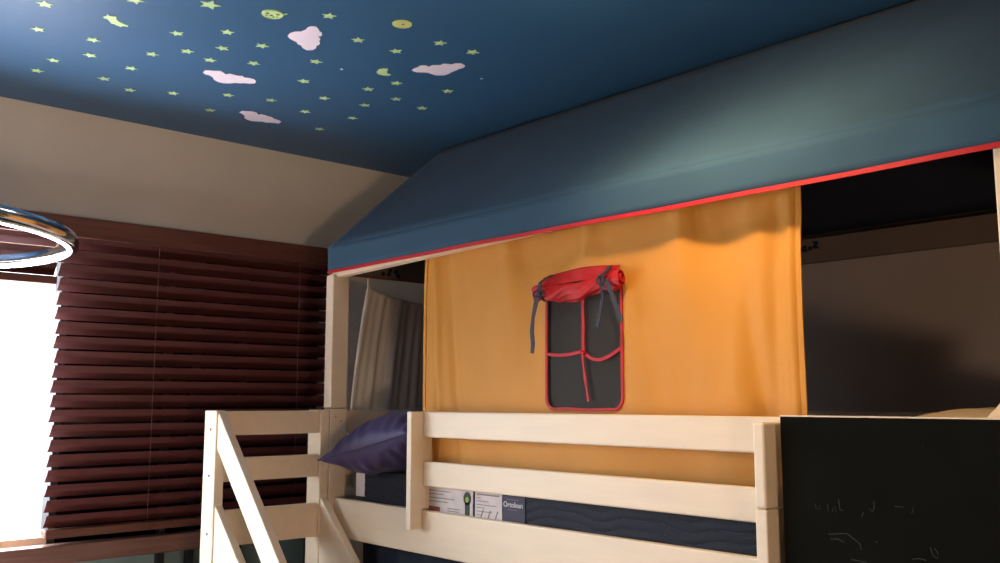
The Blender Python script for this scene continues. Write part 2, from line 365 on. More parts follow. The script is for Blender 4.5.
# ------------------------------------------------------------------ orange play curtain
CX0, CX1, CT, CB = -2.266, -1.001, 2.052, 1.3775
curt = thing('play_curtain', 'orange cloth curtain with a small tent window hanging along the bed rail', 'curtain', ((CX0 + CX1) / 2, 1.745, CB))
WX0, WX1, WB, WT = -1.748, -1.486, 1.5765, 1.895
def gs(x, m, s): return exp(-((x - m) / s) ** 2)
def fold(x, z):
    t = max(0.0, min(1.0, (z - CB) / (CT - CB)))
    e = 0.0
    top = t ** 2.2
    # pinched hanging points with creases fanning out below them
    for px in (-1.90, -1.60, -1.30, -1.12, -1.06):
        d = abs(x - px); e -= 0.017 * top * exp(-(d / (0.028 + 0.16 * (1 - t))) ** 2)
        e += 0.003 * gs(x, px, 0.10) * gs(z, CT - 0.05 - 0.35 * d, 0.03)
    e += 0.0075 * sin((x * 9.5) + 0.8 * sin(z * 5)) * (0.5 + 0.5 * t)
    e -= 0.012 * gs(x, -2.215 + 0.03 * (1 - t), 0.018) * (0.35 + 0.65 * t)
    e += 0.008 * gs(x, -2.165 + 0.07 * (1 - t), 0.022)
    e -= 0.009 * gs(x, -1.02, 0.014) + -0.007 * gs(x, -1.055 - 0.02 * (1 - t), 0.02)
    e += 0.014 * gs(x, -1.17 + 0.16 * (1 - t) * 0.6, 0.03) * gs(t, 0.35, 0.35)
    e += 0.009 * noise.noise(Vector((x * 6, z * 2.2, 3.1))) + 0.0018 * noise.noise(Vector((x * 22, z * 9, 8)))
    # calm around the sewn window
    k = 1 - 0.75 * exp(-max(0, abs(x - (WX0 + WX1) / 2) - 0.13) ** 2 / 0.0016 - max(0, abs(z - 1.73) - 0.17) ** 2 / 0.0016)
    return 1.752 + max(-0.022, e * k)
NU, NV = 260, 120
def cf(u, v):
    x = CX0 + (CX1 - CX0) * u; z = CB + (CT - CB) * v
    xx = x + (0.012 * (1 - v) if u < 0.5 else 0) * 0 - 0.018 * (u > 0.98) * 0
    return (xx, fold(x, z), z)
def inwin(x, z, g=0.0):
    if not (WX0 + g < x < WX1 - g and WB + g < z < WT): return False
    r = 0.03
    for cx, sx in ((WX0 + g + r, -1), (WX1 - g - r, 1)):
        if (x - cx) * sx > 0 and z < WB + g + r and (x - cx) ** 2 + (z - WB - g - r) ** 2 > r * r: return False
    return True
o = obj('curtain_cloth', grid(NB(), NU, NV, cf, lambda u, v: inwin(CX0 + (CX1 - CX0) * u, CB + (CT - CB) * v)), 'orange', curt, smooth=True, solid=0.0018)
# hems
for xh in (CX0 + 0.001, CX1 - 0.001):
    bm = NB(); ribbon(bm, [(xh, fold(xh, CB + (CT - CB) * i / 40) - 0.002, CB + (CT - CB) * i / 40) for i in range(41)], 0.012, 0.003, (1, 0, 0)); obj('side_hem', bm, 'orange', curt)
WL = lambda x, z, o=0.0: (x, fold(x, z) + o, z)
bm = grid(NB(), 30, 30, lambda u, v: WL(WX0 - .004 + (WX1 - WX0 + .008) * u, WB - .004 + (WT - WB + .01) * v, 0.003)); obj('window_film', bm, 'net', curt, smooth=True)
path = []
r = 0.03
for i in range(21): path.append((WX0, WT - (WT - WB - r) * i / 20))
for i in range(1, 9): a = pi + pi / 2 * i / 8; path.append((WX0 + r + r * cos(a), WB + r + r * sin(a)))
for i in range(1, 16): path.append((WX0 + r + (WX1 - WX0 - 2 * r) * i / 16, WB + 0.0012 * sin(i * .5)))
for i in range(0, 9): a = -pi / 2 + pi / 2 * i / 8; path.append((WX1 - r + r * cos(a), WB + r + r * sin(a)))
for i in range(1, 21): path.append((WX1, WB + r + (WT - WB - r) * i / 20))
bm = NB(); n = len(path); Rr = []
for i, (x, z) in enumerate(path):
    a = Vector(path[max(i - 1, 0)]); b = Vector(path[min(i + 1, n - 1)]); t = (b - a).normalized(); nn = Vector((t.y, -t.x)); hw = 0.0038
    Rr.append([bm.verts.new(WL(x + nn.x * s * hw, z + nn.y * s * hw, o_)) for s, o_ in ((-1, -0.0015), (1, -0.0015), (1, -0.0045), (-1, -0.0045))])
for i in range(n - 1):
    for k in range(4): bm.faces.new((Rr[i][k], Rr[i][(k + 1) % 4], Rr[i + 1][(k + 1) % 4], Rr[i + 1][k]))
obj('window_binding', bm, 'red', curt)
xm = -1.612
def band(pts, wd, side, off=-0.003, m='red', nm='window_ribbon'):
    bm = NB(); ribbon(bm, [WL(x, z, off) for x, z in pts], wd, 0.0022, side); return obj(nm, bm, m, curt)
band([(xm + 0.001 * sin(i), WT - 0.01 - (WT - 0.01 - 1.712) * i / 14) for i in range(15)], 0.0095, (1, 0, 0))
band([(WX0 + (xm - WX0) * i / 12, 1.7205 - 0.006 * sin(pi * i / 12 * 0.9) + 0.006 * (i / 12) ** 3) for i in range(13)], 0.0085, (0, 0, 1))
band([(xm + (WX1 - xm) * i / 14, 1.724 - 0.026 * sin(pi * (i / 14) ** .8) + 0.004 * i / 14) for i in range(15)], 0.0085, (0, 0, 1))
band([(xm + 0.018 * (i / 12) ** 1.3, 1.712 - 0.115 * i / 12) for i in range(13)], [0.0095 * (1 - 0.5 * abs(sin(i * .52))) for i in range(13)], (1, 0, 0.1), -0.006)
bm = NB(); tube(bm, [WL(xm - .006, 1.722, -0.007), WL(xm + .007, 1.716, -0.007)], 0.005, 8); obj('ribbon_knot', bm, 'red', curt)
# rolled up red flap
def flap_top(u): return 1.926 + 0.004 * u + 0.008 * sin(pi * u)
FX0, FX1 = WX0 - 0.018, WX1 + 0.004
bm = grid(NB(), 40, 10, lambda u, v: (lambda x, z: (x, fold(x, z) - 0.004 - 0.010 * v * (1 + .3 * sin(u * 23)), z))(FX0 + 0.004 + (FX1 - FX0 - 0.01) * u, flap_top(u) - 0.034 * v))
obj('flap_sleeve', bm, 'redcloth', curt, smooth=True, solid=0.003)
bm = NB(); rings = []
for i in range(49):
    u = i / 48; x = FX0 - 0.004 + (FX1 - FX0 + 0.016) * u
    zc = 1.884 + 0.012 * u - 0.012 * sin(pi * u) + 0.003 * sin(u * 19); yc = 1.727
    ring = []
    for k in range(20):
        a = 2 * pi * k / 20
        rr = 0.0185 + 0.0035 * sin(a * 3 + u * 14) + 0.003 * sin(a * 7 + u * 31) + 0.002 * noise.noise(Vector((u * 20, a * 3, 0)))
        sq = 1.0
        for su in (0.13, 0.86): sq -= 0.28 * exp(-((u - su) / 0.035) ** 2)
        rz = rr * sq * (1.05 if u > .8 else 1.0); ry = rr * sq * 0.72
        ring.append(bm.verts.new((x, yc + ry * cos(a), zc + rz * sin(a) * (1.25 if sin(a) < 0 else 1))))
    rings.append(ring)
for i in range(48):
    for k in range(20): bm.faces.new((rings[i][k], rings[i][(k + 1) % 20], rings[i + 1][(k + 1) % 20], rings[i + 1][k]))
bm.faces.new(rings[0]); bm.faces.new(rings[-1])
roll = obj('rolled_flap', bm, 'redcloth', curt, smooth=True, subsurf=1)
# spiral edge of the roll at its right end and the loose fabric under it
bm = NB(); pts = []
for i in range(40):
    a = i * 0.34; rr = 0.021 - 0.0004 * i; pts.append((FX1 + 0.006 + 0.0003 * i, 1.722 + 0.75 * rr * cos(a), 1.893 + rr * 1.1 * sin(a)))
ribbon(bm, pts, 0.02, 0.0015, (1, 0, 0)); obj('flap_edge', bm, 'redcloth', curt)
bm = grid(NB(), 24, 6, lambda u, v: (lambda x, z: (x, fold(x, z) - 0.005 - 0.010 * (1 - v) - .003 * sin(u * 20 + v * 3), z))(WX0 + 0.045 + 0.13 * u, 1.875 - 0.024 * sin(pi * u) ** .7 * v - 0.002 * v))
obj('flap_fold', bm, 'redcloth', curt, smooth=True, solid=0.002)
# tie straps
for (sx, tail, nm) in ((FX0 + 0.036, [(0, 0), (-.016, -.03), (-.026, -.065), (-.032, -.10), (-.030, -.135), (-.034, -.158)], 'l'), (FX1 - 0.032, [(0.004, 0.0), (.018, -.010), (.030, -.035), (.042, -.065), (.052, -.092), (.060, -.108)], 'r')):
    st = obj('tie_strap', ribbon(NB(), [(sx, fold(sx, 1.935) - 0.007, 1.930), (sx, 1.728, 1.918), (sx, 1.7085, 1.905), (sx, 1.7065, 1.885), (sx, 1.711, 1.868), (sx, 1.73, 1.858)], 0.012, 0.0018, (1, 0, 0)), 'strap', curt)
    zz = 1.880 if nm == 'l' else 1.895
    bm = NB(); ribbon(bm, [(sx + a, 1.7035 + (0.006 if i else 0) - 0.002 * sin(i), zz + b) for i, (a, b) in enumerate(tail)], [0.012, 0.0135, 0.011, 0.0135, 0.014, 0.011], 0.0018, (1, 0, 0.35))
    obj('strap_tail', bm, 'strap', st)
    bm = NB(); tube(bm, [(sx + 0.019 * cos(a) * (1 if nm == 'l' else .6), 1.703 - 0.003 * sin(a * 2), zz - 0.002 + 0.010 * sin(a)) for a in [2 * pi * k / 16 for k in range(16)]], 0.0028, 6, closed=True)
    obj('strap_bow', bm, 'strap', st)
    if nm == 'r':
        bm = NB(); ribbon(bm, [(sx - 0.012 - 0.004 * i / 6 - .018 * (i / 6) ** 2, 1.716 + .012 * min(1, i / 2), 1.895 - 0.115 * i / 6) for i in range(7)], 0.009, 0.0018, (1, 0, 0.2)); obj('strap_tail', bm, 'strap', st)

# ------------------------------------------------------------------ mattress
mt = thing('mattress', 'navy quilted mattress with paper labels on its side inside the guard rails', 'mattress', (-1.62, 2.17, 1.197))
MX0, MX1, MY0, MY1, MZ0, MZ1 = -2.615, -0.605, 1.731, 2.60, 1.197, 1.374
bm = NB(); box(bm, MX0, MX1, MY0, MY1, MZ0, MZ1)
bmesh.ops.bevel(bm, geom=bm.edges[:], offset=0.012, segments=3, affect='EDGES', profile=0.6)
obj('mattress_core', bm, 'mattress', mt, smooth=True)
def qz(x, z): return (z + 0.0075 * sin(2 * pi * x / 0.27) + 0.003 * sin(2 * pi * x / 0.13 + 1)) / 0.0235
bm = grid(NB(), 420, 44, lambda u, v: (lambda x, z: (x, MY0 - 0.0035 * abs(sin(pi * qz(x, z))) ** 0.6, z))(MX0 + 0.013 + (MX1 - MX0 - 0.026) * u, MZ0 + 0.012 + (MZ1 - MZ0 - 0.024) * v))
qp = obj('quilted_side', bm, 'mattress', mt, smooth=True)
for k in range(int(qz(0, MZ0)), int(qz(0, MZ1)) + 2):
    seg = []; runs = []
    for i in range(301):
        x = MX0 + 0.02 + (MX1 - MX0 - 0.04) * i / 300; z = k * 0.0235 - 0.0075 * sin(2 * pi * x / 0.27) - 0.003 * sin(2 * pi * x / 0.13 + 1)
        if MZ0 + 0.014 < z < MZ1 - 0.014: seg.append((x, MY0 - 0.0006, z))
        elif len(seg) > 3: runs.append(seg); seg = []
        else: seg = []
    if len(seg) > 3: runs.append(seg)
    if runs:
        for s_ in runs: obj('stitch_line', tube(NB(), s_, 0.0006, 5), 'stitch', qp)
LYf = MY0 - 0.0052
def lab(x0, x1, z0, z1, m, nm='label'): return obj(nm, bx(x0, x1, LYf, LYf + 0.003, z0, z1), m, mt)
l1 = lab(-2.235, -2.019, 1.21, 1.352, 'paper'); l1['label'] = 'white printed label with a green rosette'
l2 = lab(-2.009, -1.898, 1.21, 1.350, 'paper'); l2['label'] = 'white printed label'
l3 = lab(-1.895, -1.808, 1.21, 1.350, 'paper_dark'); l3['label'] = 'plum label with white lettering'
def mark(parent, nm, x0, x1, z0, z1, m, y=LYf): return obj(nm, bx(x0, x1, y - 0.0008, y + 0.0006, z0, z1), m, parent)
bm = NB()
for z, a, b in ((1.336, -2.225, -2.12), (1.327, -2.225, -2.15), (1.316, -2.225, -2.10), (1.306, -2.225, -2.13), (1.29, -2.13, -2.075), (1.283, -2.13, -2.08)): box(bm, a, b, LYf - 0.0008, LYf + .0005, z, z + 0.0022)
obj('printed_lines', bm, 'print_grey', l1)
mark(l1, 'printed_picture', -2.23, -2.165, 1.262, 1.292, 'brick'); mark(l1, 'printed_picture', -2.14, -2.075, 1.262, 1.276, 'brick')
bm = NB(); prism(bm, [(-2.042 + 0.016 * cos(2 * pi * k / 20) * (1 + .06 * (k % 2)), 1.325 + 0.018 * sin(2 * pi * k / 20) * (1 + .06 * (k % 2))) for k in range(20)], 'y', LYf - 0.0008, LYf)
box(bm, -2.052, -2.032, LYf - 0.0008, LYf, 1.225, 1.318); ro = obj('rosette', bm, 'green', l1)
bm = NB(); prism(bm, [(-2.042 + 0.007 * cos(2 * pi * k / 16), 1.322 + 0.008 * sin(2 * pi * k / 16)) for k in range(16)], 'y', LYf - 0.0014, LYf - 0.0006); obj('rosette_badge', bm, 'lime', l1)
bm = NB(); box(bm, -2.001, -1.908, LYf - 0.0008, LYf, 1.339, 1.3425)
for i, z in enumerate((1.33, 1.322, 1.312, 1.304, 1.294, 1.284)): box(bm, -2.001, -1.985 + 0.016 * ((i * 7) % 5), LYf - 0.0008, LYf, z, z + 0.0018)
for i in range(3): prism(bm, [(-1.99 + i * .03, 1.27), (-1.986 + i * .03, 1.27), (-1.972 + i * .03, 1.30), (-1.976 + i * .03, 1.30)], 'y', LYf - .0008, LYf)
obj('printed_lines', bm, 'print_grey', l2)
text_obj('lettering', 'Ortolean', 0.0205, (-1.8535, LYf - 0.0006, 1.3225), 'print_white', l3)
bm = NB(); box(bm, -1.878, -1.832, LYf - 0.0008, LYf, 1.3355, 1.3368); obj('printed_line', bm, 'print_grey', l3)
obj('printed_line', bx(-1.875, -1.835, LYf - 0.0008, LYf, 1.309, 1.3103), 'print_grey', l3)
l4 = lab(-2.603, -2.555, 1.292, 1.366, 'paper', 'corner_label'); l4['label'] = 'small white tag'

# ------------------------------------------------------------------ pillows
def pillow_mesh(a, b, c, pinch=0.16, wr=0.006, seed=0, power=2.6):
    bm = NB(); n = 36
    def f(sgn):
        def g(u, v):
            U, W = u * 2 - 1, v * 2 - 1
            px = a * U * (1 - pinch * (1 - W * W) * 0 - pinch * (1 - abs(U)) * 0) * (1 - pinch * (1 - W * W) * abs(U) ** 2)
            py = b * W * (1 - pinch * (1 - U * U) * abs(W) ** 2)
            h = max(0.0, (1 - abs(U) ** power)) ** 0.62 * max(0.0, (1 - abs(W) ** power)) ** 0.62
            e = max(abs(U), abs(W)); z = sgn * c * h
            z += sgn * wr * noise.noise(Vector((U * 3 + seed, W * 3, sgn))) * min(1, (1 - e) * 6)
            # gathers running in from the seams
            z += sgn * wr * 0.8 * sin(U * 24 + 3 * noise.noise(Vector((U * 2, W, seed)))) * exp(-((1 - abs(W)) / 0.35) ** 2) * min(1, (1 - e) * 8)
            return (px, py, z)
        return g
    grid(bm, n, n, f(1)); grid(bm, n, n, f(-1)); bmesh.ops.remove_doubles(bm, verts=bm.verts, dist=0.0005); return bm
def seam(a, b, pinch, r=0.0035):
    pts = []
    for side in range(4):
        for i in range(24):
            t = i / 24 * 2 - 1
            U, W = ((t, -1), (1, t), (-t, 1), (-1, -t))[side]
            pts.append((a * U * (1 - pinch * (1 - W * W) * abs(U) ** 2), b * W * (1 - pinch * (1 - U * U) * abs(W) ** 2), 0))
    return tube(NB(), pts, r, 6, closed=True)
def pillow(name, label, mname, loc, rot, a, b, c, pinch, seed, piping=True, wr=0.006):
    t = thing(name, label, 'pillow', loc)
    o = obj('pillow_cover', pillow_mesh(a, b, c, pinch, wr, seed), mname, None, smooth=True); o.parent = t
    if piping: s_ = obj('seam_piping', seam(a, b, pinch), mname, None, smooth=True); s_.parent = t
    t.rotation_euler = rot; return t
pillow('cushion', 'plump purple navy satin cushion on the mattress beside the guard rail upright', 'pillow', (-2.463, 1.815, 1.468), (radians(3), radians(-14), radians(12)), 0.192, 0.20, 0.094, 0.12, 2, wr=.008)
pillow('bed_pillow', 'cream pillow lying low above the chalkboard edge at the right end', 'cream', (-0.80, 2.16, 1.468), (0, 0, radians(88)), 0.30, 0.20, 0.114, 0.08, 5, False)
pillow('bed_pillow', 'cream pillow propped steeply against the right end of the bed', 'cream', (-0.685, 1.99, 1.50), (0, radians(-52), 0), 0.175, 0.24, 0.055, 0.08, 9, False, 0.002)

# ------------------------------------------------------------------ pale curtain at the bed's far end
pc = thing('pale_curtain', 'grey white curtain drooping behind the left end of the loft bed', 'curtain', (-2.765, 2.1, 1.3))
def pcf(u, v):
    yt = 1.868 + 0.62 * u; zt = 2.000 - 0.062 * sin(min(1, u * 1.15) * pi / 2) ** 0.8 - 0.02 * sin(pi * u * 2) * 0
    yb = 1.765 + 0.74 * u; zb = 1.30
    y = yt + (yb - yt) * v ** 0.85; z = zt + (zb - zt) * v
    x = -2.772 + (0.007 * sin(u * 52 + 1.6 * sin(u * 9) + 0.8 * sin(v * 3)) + 0.004 * sin(u * 113 + v)) * (0.4 + 0.6 * min(1, v * 2)) + 0.010 * noise.noise(Vector((u * 9, v * 2, 0)))
    return (x, y, z)
obj('curtain_cloth', grid(NB(), 140, 50, pcf), 'sheer', pc, smooth=True, solid=0.001)
bm = NB(); ribbon(bm, [(-2.764, 1.872, 1.985), (-2.764, 1.868, 2.02), (-2.762, 1.868, 2.055)], [0.012, 0.008, 0.006], 0.002, (0, 1, 0)); obj('hanging_loop', bm, 'sheer', pc)
bm = NB(); ribbon(bm, [(-2.764, 2.46, 1.93), (-2.764, 2.462, 2.00), (-2.762, 2.462, 2.055)], [0.012, 0.008, 0.006], 0.002, (0, 1, 0)); obj('hanging_loop', bm, 'sheer', pc)

# ------------------------------------------------------------------ navy cloth under the bunk
uc = thing('under_bed_curtain', 'dark navy cloth curtain hanging below the side board of the bed', 'curtain', (-1.83, 1.74, 0.25))
obj('curtain_cloth', grid(NB(), 200, 20, lambda u, v: (-2.585 + 1.55 * u, 1.745 + 0.014 * sin(u * 70 + sin(v * 3)) * (0.4 + 0.6 * v), 1.17 - 0.93 * v)), 'navycloth', uc, smooth=True, solid=0.0015)
bm = NB(); tube(bm, [(-2.69, 1.745, 1.168), (-0.60, 1.745, 1.168)], 0.005, 8); obj('curtain_rod', bm, 'bolt', uc)

# ------------------------------------------------------------------ slanted stair beside the bed
st = thing('bunk_stair', 'whitewashed wooden stair with slanted handrail standing before the blind', 'stair', (-2.3, 1.475, 0))
SX0, SX1 = -2.775, -2.695
for (y0, y1) in ((1.279, 1.310), (1.644, 1.677)):
    p = obj('stair_post', bx(SX0, SX1, y0, y1, 0, 1.568), 'wood_white', st, bevel=0.003)
    if y0 < 1.5:
        for x, z in ((-2.729, 1.511), (-2.730, 1.371), (-2.728, 1.199)):
            bm = NB(); tube(bm, [(x, 1.2795, z), (x, 1.2770, z)], 0.0042, 12); obj('screw_cap', bm, 'bolt', p)
for z0, z1 in ((1.492, 1.566), (1.352, 1.424), (1.160, 1.268)):
    obj('cross_rail', bx(SX1 - 0.028, SX1 - 0.004, 1.3105, 1.6435, z0, z1), 'wood_rail', st, bevel=0.004)
    # a little rounded at the end where it meets the rear post
def slant(y0, y1, xa, za, h, slope, xe, nm, parent=st):
    bm = NB(); ze = za - slope * (xe - xa); prism(bm, [(xa, za), (xe, ze), (xe, ze - h), (xa, za - h)], 'y', y0, y1)
    return obj(nm, bm, 'wood_white', parent, bevel=0.003)
SL = 1.005
slant(1.284, 1.309, -2.6945, 1.565, 0.112, SL, -2.02, 'handrail')
obj('handrail_post', bx(-2.075, -2.02, 1.284, 1.309, 0, 0.87), 'wood_white', st, bevel=0.003)
for y0, y1 in ((1.284, 1.309), (1.648, 1.674)):
    bm = NB(); xa, za = -2.6945, 1.285; k = 0.90
    xb = xa + za / k
    hx = 0.34
    prism(bm, [(xa, za), (xb, 0.0), (xb - hx, 0.0), (xa, za - hx * k)], 'y', y0, y1); obj('stringer', bm, 'wood_white', st, bevel=0.003)
for i in range(5):
    x = -2.655 + 0.23 * i; z = 1.285 - 0.90 * (x + 2.6945) - 0.20
    if z > 0.06: obj('tread', bx(x, x + 0.22, 1.3095, 1.6475, z, z + 0.022), 'wood_rail', st, bevel=0.003)

# ------------------------------------------------------------------ chalkboard
cb = thing('chalkboard', 'black chalkboard with faint chalk scribbles fixed on the bed rail at right', 'chalkboard', (-0.74, 1.685, 0.6))
obj('board', bx(-1.0095, -0.42, 1.662, 1.679, 0.62, 1.5675), 'blackboard', cb, bevel=0.0015)
obj('top_edge', bx(-1.0095, -0.42, 1.6625, 1.679, 1.5676, 1.5703), 'wood_rail', cb)
Fy = 1.6615
CH = [[(-0.8241, 1.4185), (-0.8241, 1.4056), (-0.828, 1.3987), (-0.833, 1.4037)], [(-0.8449, 1.3967), (-0.8488, 1.3878)], [(-0.9153, 1.3501), (-0.8796, 1.3551), (-0.8667, 1.3471), (-0.8548, 1.3392), (-0.8518, 1.3283)], [(-0.9123, 1.3412), (-0.8964, 1.3432), (-0.8855, 1.3382)], [(-0.8726, 1.3094), (-0.8607, 1.3085), (-0.8439, 1.3075)], [(-0.7199, 1.3471), (-0.714, 1.3382), (-0.715, 1.3293), (-0.7229, 1.3342), (-0.7269, 1.3481)], [(-0.7596, 1.3233), (-0.7467, 1.3263), (-0.7348, 1.3243)], [(-0.9401, 1.4037), (-0.9391, 1.3947), (-0.9321, 1.3957), (-0.9302, 1.4017)], [(-0.9153, 1.4056), (-0.9143, 1.3927)], [(-0.9064, 1.3918), (-0.9014, 1.4027), (-0.8984, 1.3918)], [(-0.8925, 1.4165), (-0.8905, 1.3957), (-0.8845, 1.3967)], [(-0.825, 1.3461), (-0.8211, 1.3461)], [(-0.7864, 1.4116), (-0.7695, 1.4116)], [(-0.7536, 1.4126), (-0.7536, 1.4017), (-0.7586, 1.4027)], [(-0.7308, 1.5197), (-0.7289, 1.5207)]]
for k in CH:
    if len(k) < 2: continue
    bm = NB(); ribbon(bm, [(x, Fy + 0.0001, z) for x, z in k], 0.0014, 0.0006, (0.5, 0, 0.86)); obj('chalk_mark', bm, 'chalk', cb)

# ------------------------------------------------------------------ ring pendant lamp
RC = Vector((-1.673, 0.154, 1.850)); RR = 0.350
rp = thing('ring_pendant_lamp', 'chrome ring pendant lamp with glowing inner strip hanging at upper left', 'lamp', tuple(RC))
def ringprof(prof, m, nm):
    bm = NB(); N = 128; rings = []
    for i in range(N):
        a = 2 * pi * i / N; rings.append([bm.verts.new((RC.x + (RR + p[0]) * cos(a), RC.y + (RR + p[0]) * sin(a), RC.z + p[1])) for p in prof])
    for i in range(N):
        for k in range(len(prof)): bm.faces.new((rings[i][k], rings[i][(k + 1) % len(prof)], rings[(i + 1) % N][(k + 1) % len(prof)], rings[(i + 1) % N][k]))
    return obj(nm, bm, m, rp, smooth=False)
h = 0.0115
o = ringprof([(0.004, -h), (0.0075, -h * .5), (0.0085, 0), (0.0075, h * .5), (0.004, h), (-0.007, h), (-0.007, -h)], 'chrome', 'chrome_ring')
for p in o.data.polygons: p.use_smooth = True
ringprof([(-0.0072, -h * .55), (-0.0072, -h), (-0.0055, -h), (-0.0055, -h - 0.0012), (-0.0082, -h - 0.0012), (-0.0082, -h * .55)], 'led', 'led_strip')
for a in (200, 320, 80 + 180):
    bm = NB(); a = radians(a); p = RC + Vector((RR * cos(a), RR * sin(a), h)); tube(bm, [p, (RC.x, RC.y, ZC - 0.03)], 0.0009, 6); obj('hanging_wire', bm, 'chrome', rp)
bm = NB(); tube(bm, [(RC.x, RC.y, ZC - 0.035), (RC.x, RC.y, ZC - 0.0005)], 0.06, 32); obj('ceiling_cap', bm, 'chrome', rp)

# ------------------------------------------------------------------ ceiling stickers
ZT = ZC
def sticker(pts, th, name, label, cat, group, m):
    cx = sum(p[0] for p in pts) / len(pts); cy = sum(p[1] for p in pts) / len(pts)
    o = obj(name, prism(NB(), [(p[0] - cx, p[1] - cy) for p in pts], 'z', -th, 0), m); o.location = (cx, cy, ZT)
    return tag(o, label, cat, group)
C1 = [(-2.131, 1.171), (-2.109, 1.166), (-2.092, 1.171), (-2.082, 1.182), (-2.07, 1.184), (-2.061, 1.185), (-2.045, 1.181), (-2.032, 1.185), (-2.027, 1.195), (-2.037, 1.207), (-2.048, 1.217), (-2.053, 1.228), (-2.068, 1.237), (-2.079, 1.234), (-2.083, 1.233), (-2.09, 1.245), (-2.101, 1.251), (-2.106, 1.249), (-2.118, 1.262), (-2.131, 1.265), (-2.139, 1.263), (-2.156, 1.272), (-2.175, 1.272), (-2.186, 1.261), (-2.179, 1.244), (-2.165, 1.231), (-2.164, 1.22), (-2.152, 1.21), (-2.149, 1.197), (-2.142, 1.182)]
C2 = [(-2.547, 1.126), (-2.528, 1.124), (-2.52, 1.132), (-2.514, 1.143), (-2.5, 1.158), (-2.509, 1.172), (-2.518, 1.183), (-2.504, 1.19), (-2.504, 1.202), (-2.504, 1.215), (-2.496, 1.227), (-2.506, 1.237), (-2.499, 1.249), (-2.5, 1.265), (-2.513, 1.279), (-2.53, 1.284), (-2.543, 1.272), (-2.55, 1.258), (-2.562, 1.248), (-2.566, 1.237), (-2.582, 1.228), (-2.593, 1.213), (-2.593, 1.196), (-2.583, 1.177), (-2.566, 1.166), (-2.555, 1.15), (-2.556, 1.137)]
C3 = [(-2.832, 1.385), (-2.812, 1.383), (-2.805, 1.393), (-2.793, 1.411), (-2.794, 1.427), (-2.816, 1.445), (-2.802, 1.448), (-2.803, 1.464), (-2.807, 1.476), (-2.806, 1.491), (-2.818, 1.504), (-2.821, 1.523), (-2.831, 1.54), (-2.856, 1.545), (-2.859, 1.53), (-2.864, 1.517), (-2.875, 1.503), (-2.871, 1.491), (-2.885, 1.475), (-2.892, 1.458), (-2.886, 1.438), (-2.874, 1.424), (-2.854, 1.416), (-2.838, 1.4)]
C4 = [(-2.117, 1.57), (-2.102, 1.567), (-2.09, 1.569), (-2.072, 1.566), (-2.061, 1.576), (-2.063, 1.591), (-2.047, 1.59), (-2.036, 1.6), (-2.031, 1.607), (-2.016, 1.606), (-2.009, 1.617), (-2.006, 1.628), (-1.991, 1.63), (-1.979, 1.643), (-1.987, 1.664), (-2.002, 1.669), (-2.017, 1.665), (-2.028, 1.667), (-2.043, 1.667), (-2.057, 1.667), (-2.072, 1.67), (-2.089, 1.667), (-2.105, 1.649), (-2.104, 1.63), (-2.102, 1.617), (-2.109, 1.606), (-2.121, 1.592), (-2.122, 1.58)]
COMET = [(-2.333, 0.764), (-2.321, 0.769), (-2.308, 0.766), (-2.316, 0.774), (-2.308, 0.789), (-2.322, 0.792), (-2.336, 0.804), (-2.342, 0.816), (-2.345, 0.823), (-2.346, 0.832), (-2.356, 0.833), (-2.354, 0.826), (-2.358, 0.821), (-2.367, 0.821), (-2.364, 0.816), (-2.362, 0.806), (-2.357, 0.8), (-2.362, 0.796), (-2.345, 0.783), (-2.337, 0.775), (-2.339, 0.77)]
MOON = [(-2.2, 1.503), (-2.176, 1.495), (-2.163, 1.501), (-2.156, 1.512), (-2.167, 1.519), (-2.182, 1.525), (-2.19, 1.535), (-2.189, 1.547), (-2.2, 1.548), (-2.207, 1.536), (-2.212, 1.522), (-2.209, 1.511)]
for pts, lb in ((C1, 'white cloud sticker on the ceiling, plumpest and highest of the four clouds'), (C2, 'long white cloud sticker on the ceiling, leftmost of the four clouds'),
                (C3, 'shaded cloud sticker on the ceiling closest to the beige wall'), (C4, 'long white cloud sticker on the ceiling, rightmost of the four clouds')):
    sticker(pts, 0.0012, 'cloud_sticker', lb, 'sticker', 'cloud stickers on the blue ceiling', 'cloud')
sticker(COMET, 0.0015, 'shooting_star_sticker', 'pale green shooting star sticker with a tail on the blue ceiling', 'sticker', None, 'star')
sticker(MOON, 0.0015, 'moon_sticker', 'pale green crescent moon sticker left of the rightmost cloud', 'sticker', None, 'star')
def disc(cx, cy, a, b, rot, n=28): return [(cx + a * cos(t) * cos(rot) - b * sin(t) * sin(rot), cy + a * cos(t) * sin(rot) + b * sin(t) * cos(rot)) for t in [2 * pi * k / n for k in range(n)]]
def round_sticker(cx, cy, r, label, m, eyes, rim):
    t = thing('planet_sticker', label, 'sticker', (cx, cy, ZT))
    pts = disc(cx, cy, r, r * 1.02, 0.3)
    o = obj('disc', prism(NB(), pts, 'z', ZT - 0.0018, ZT), m, t)
    if rim:
        bm = NB(); tube(bm, [(p[0], p[1], ZT - 0.0018) for p in disc(cx, cy, r * .94, r * .94, 0)], 0.0016, 6, closed=True); obj('rim', bm, m, t)
        bm = NB(); prism(bm, [(cx + r * 0.75, cy + r * 0.72), (cx + r * 1.08, cy + r * 1.02), (cx + r * .55, cy + r * 0.98)], 'z', ZT - .0016, ZT); obj('tip', bm, m, t)
    for ex, ey, er in eyes:
        bm = NB(); prism(bm, disc(cx + ex * r, cy + ey * r, er * r, er * r * 1.2, 0, 12), 'z', ZT - 0.0022, ZT - 0.0017); obj('face_mark', bm, 'ink', t)
    return t
round_sticker(-2.031, 1.072, 0.0265, 'pale green round sticker with a drawn face above the plump cloud', 'star', ((-0.05, -0.5, 0.16), (-0.25, 0.02, 0.14), (0.3, 0.4, 0.16), (-.45, .35, .1), (-0.5, -.35, .1), (-.2, .6, .08)), True)
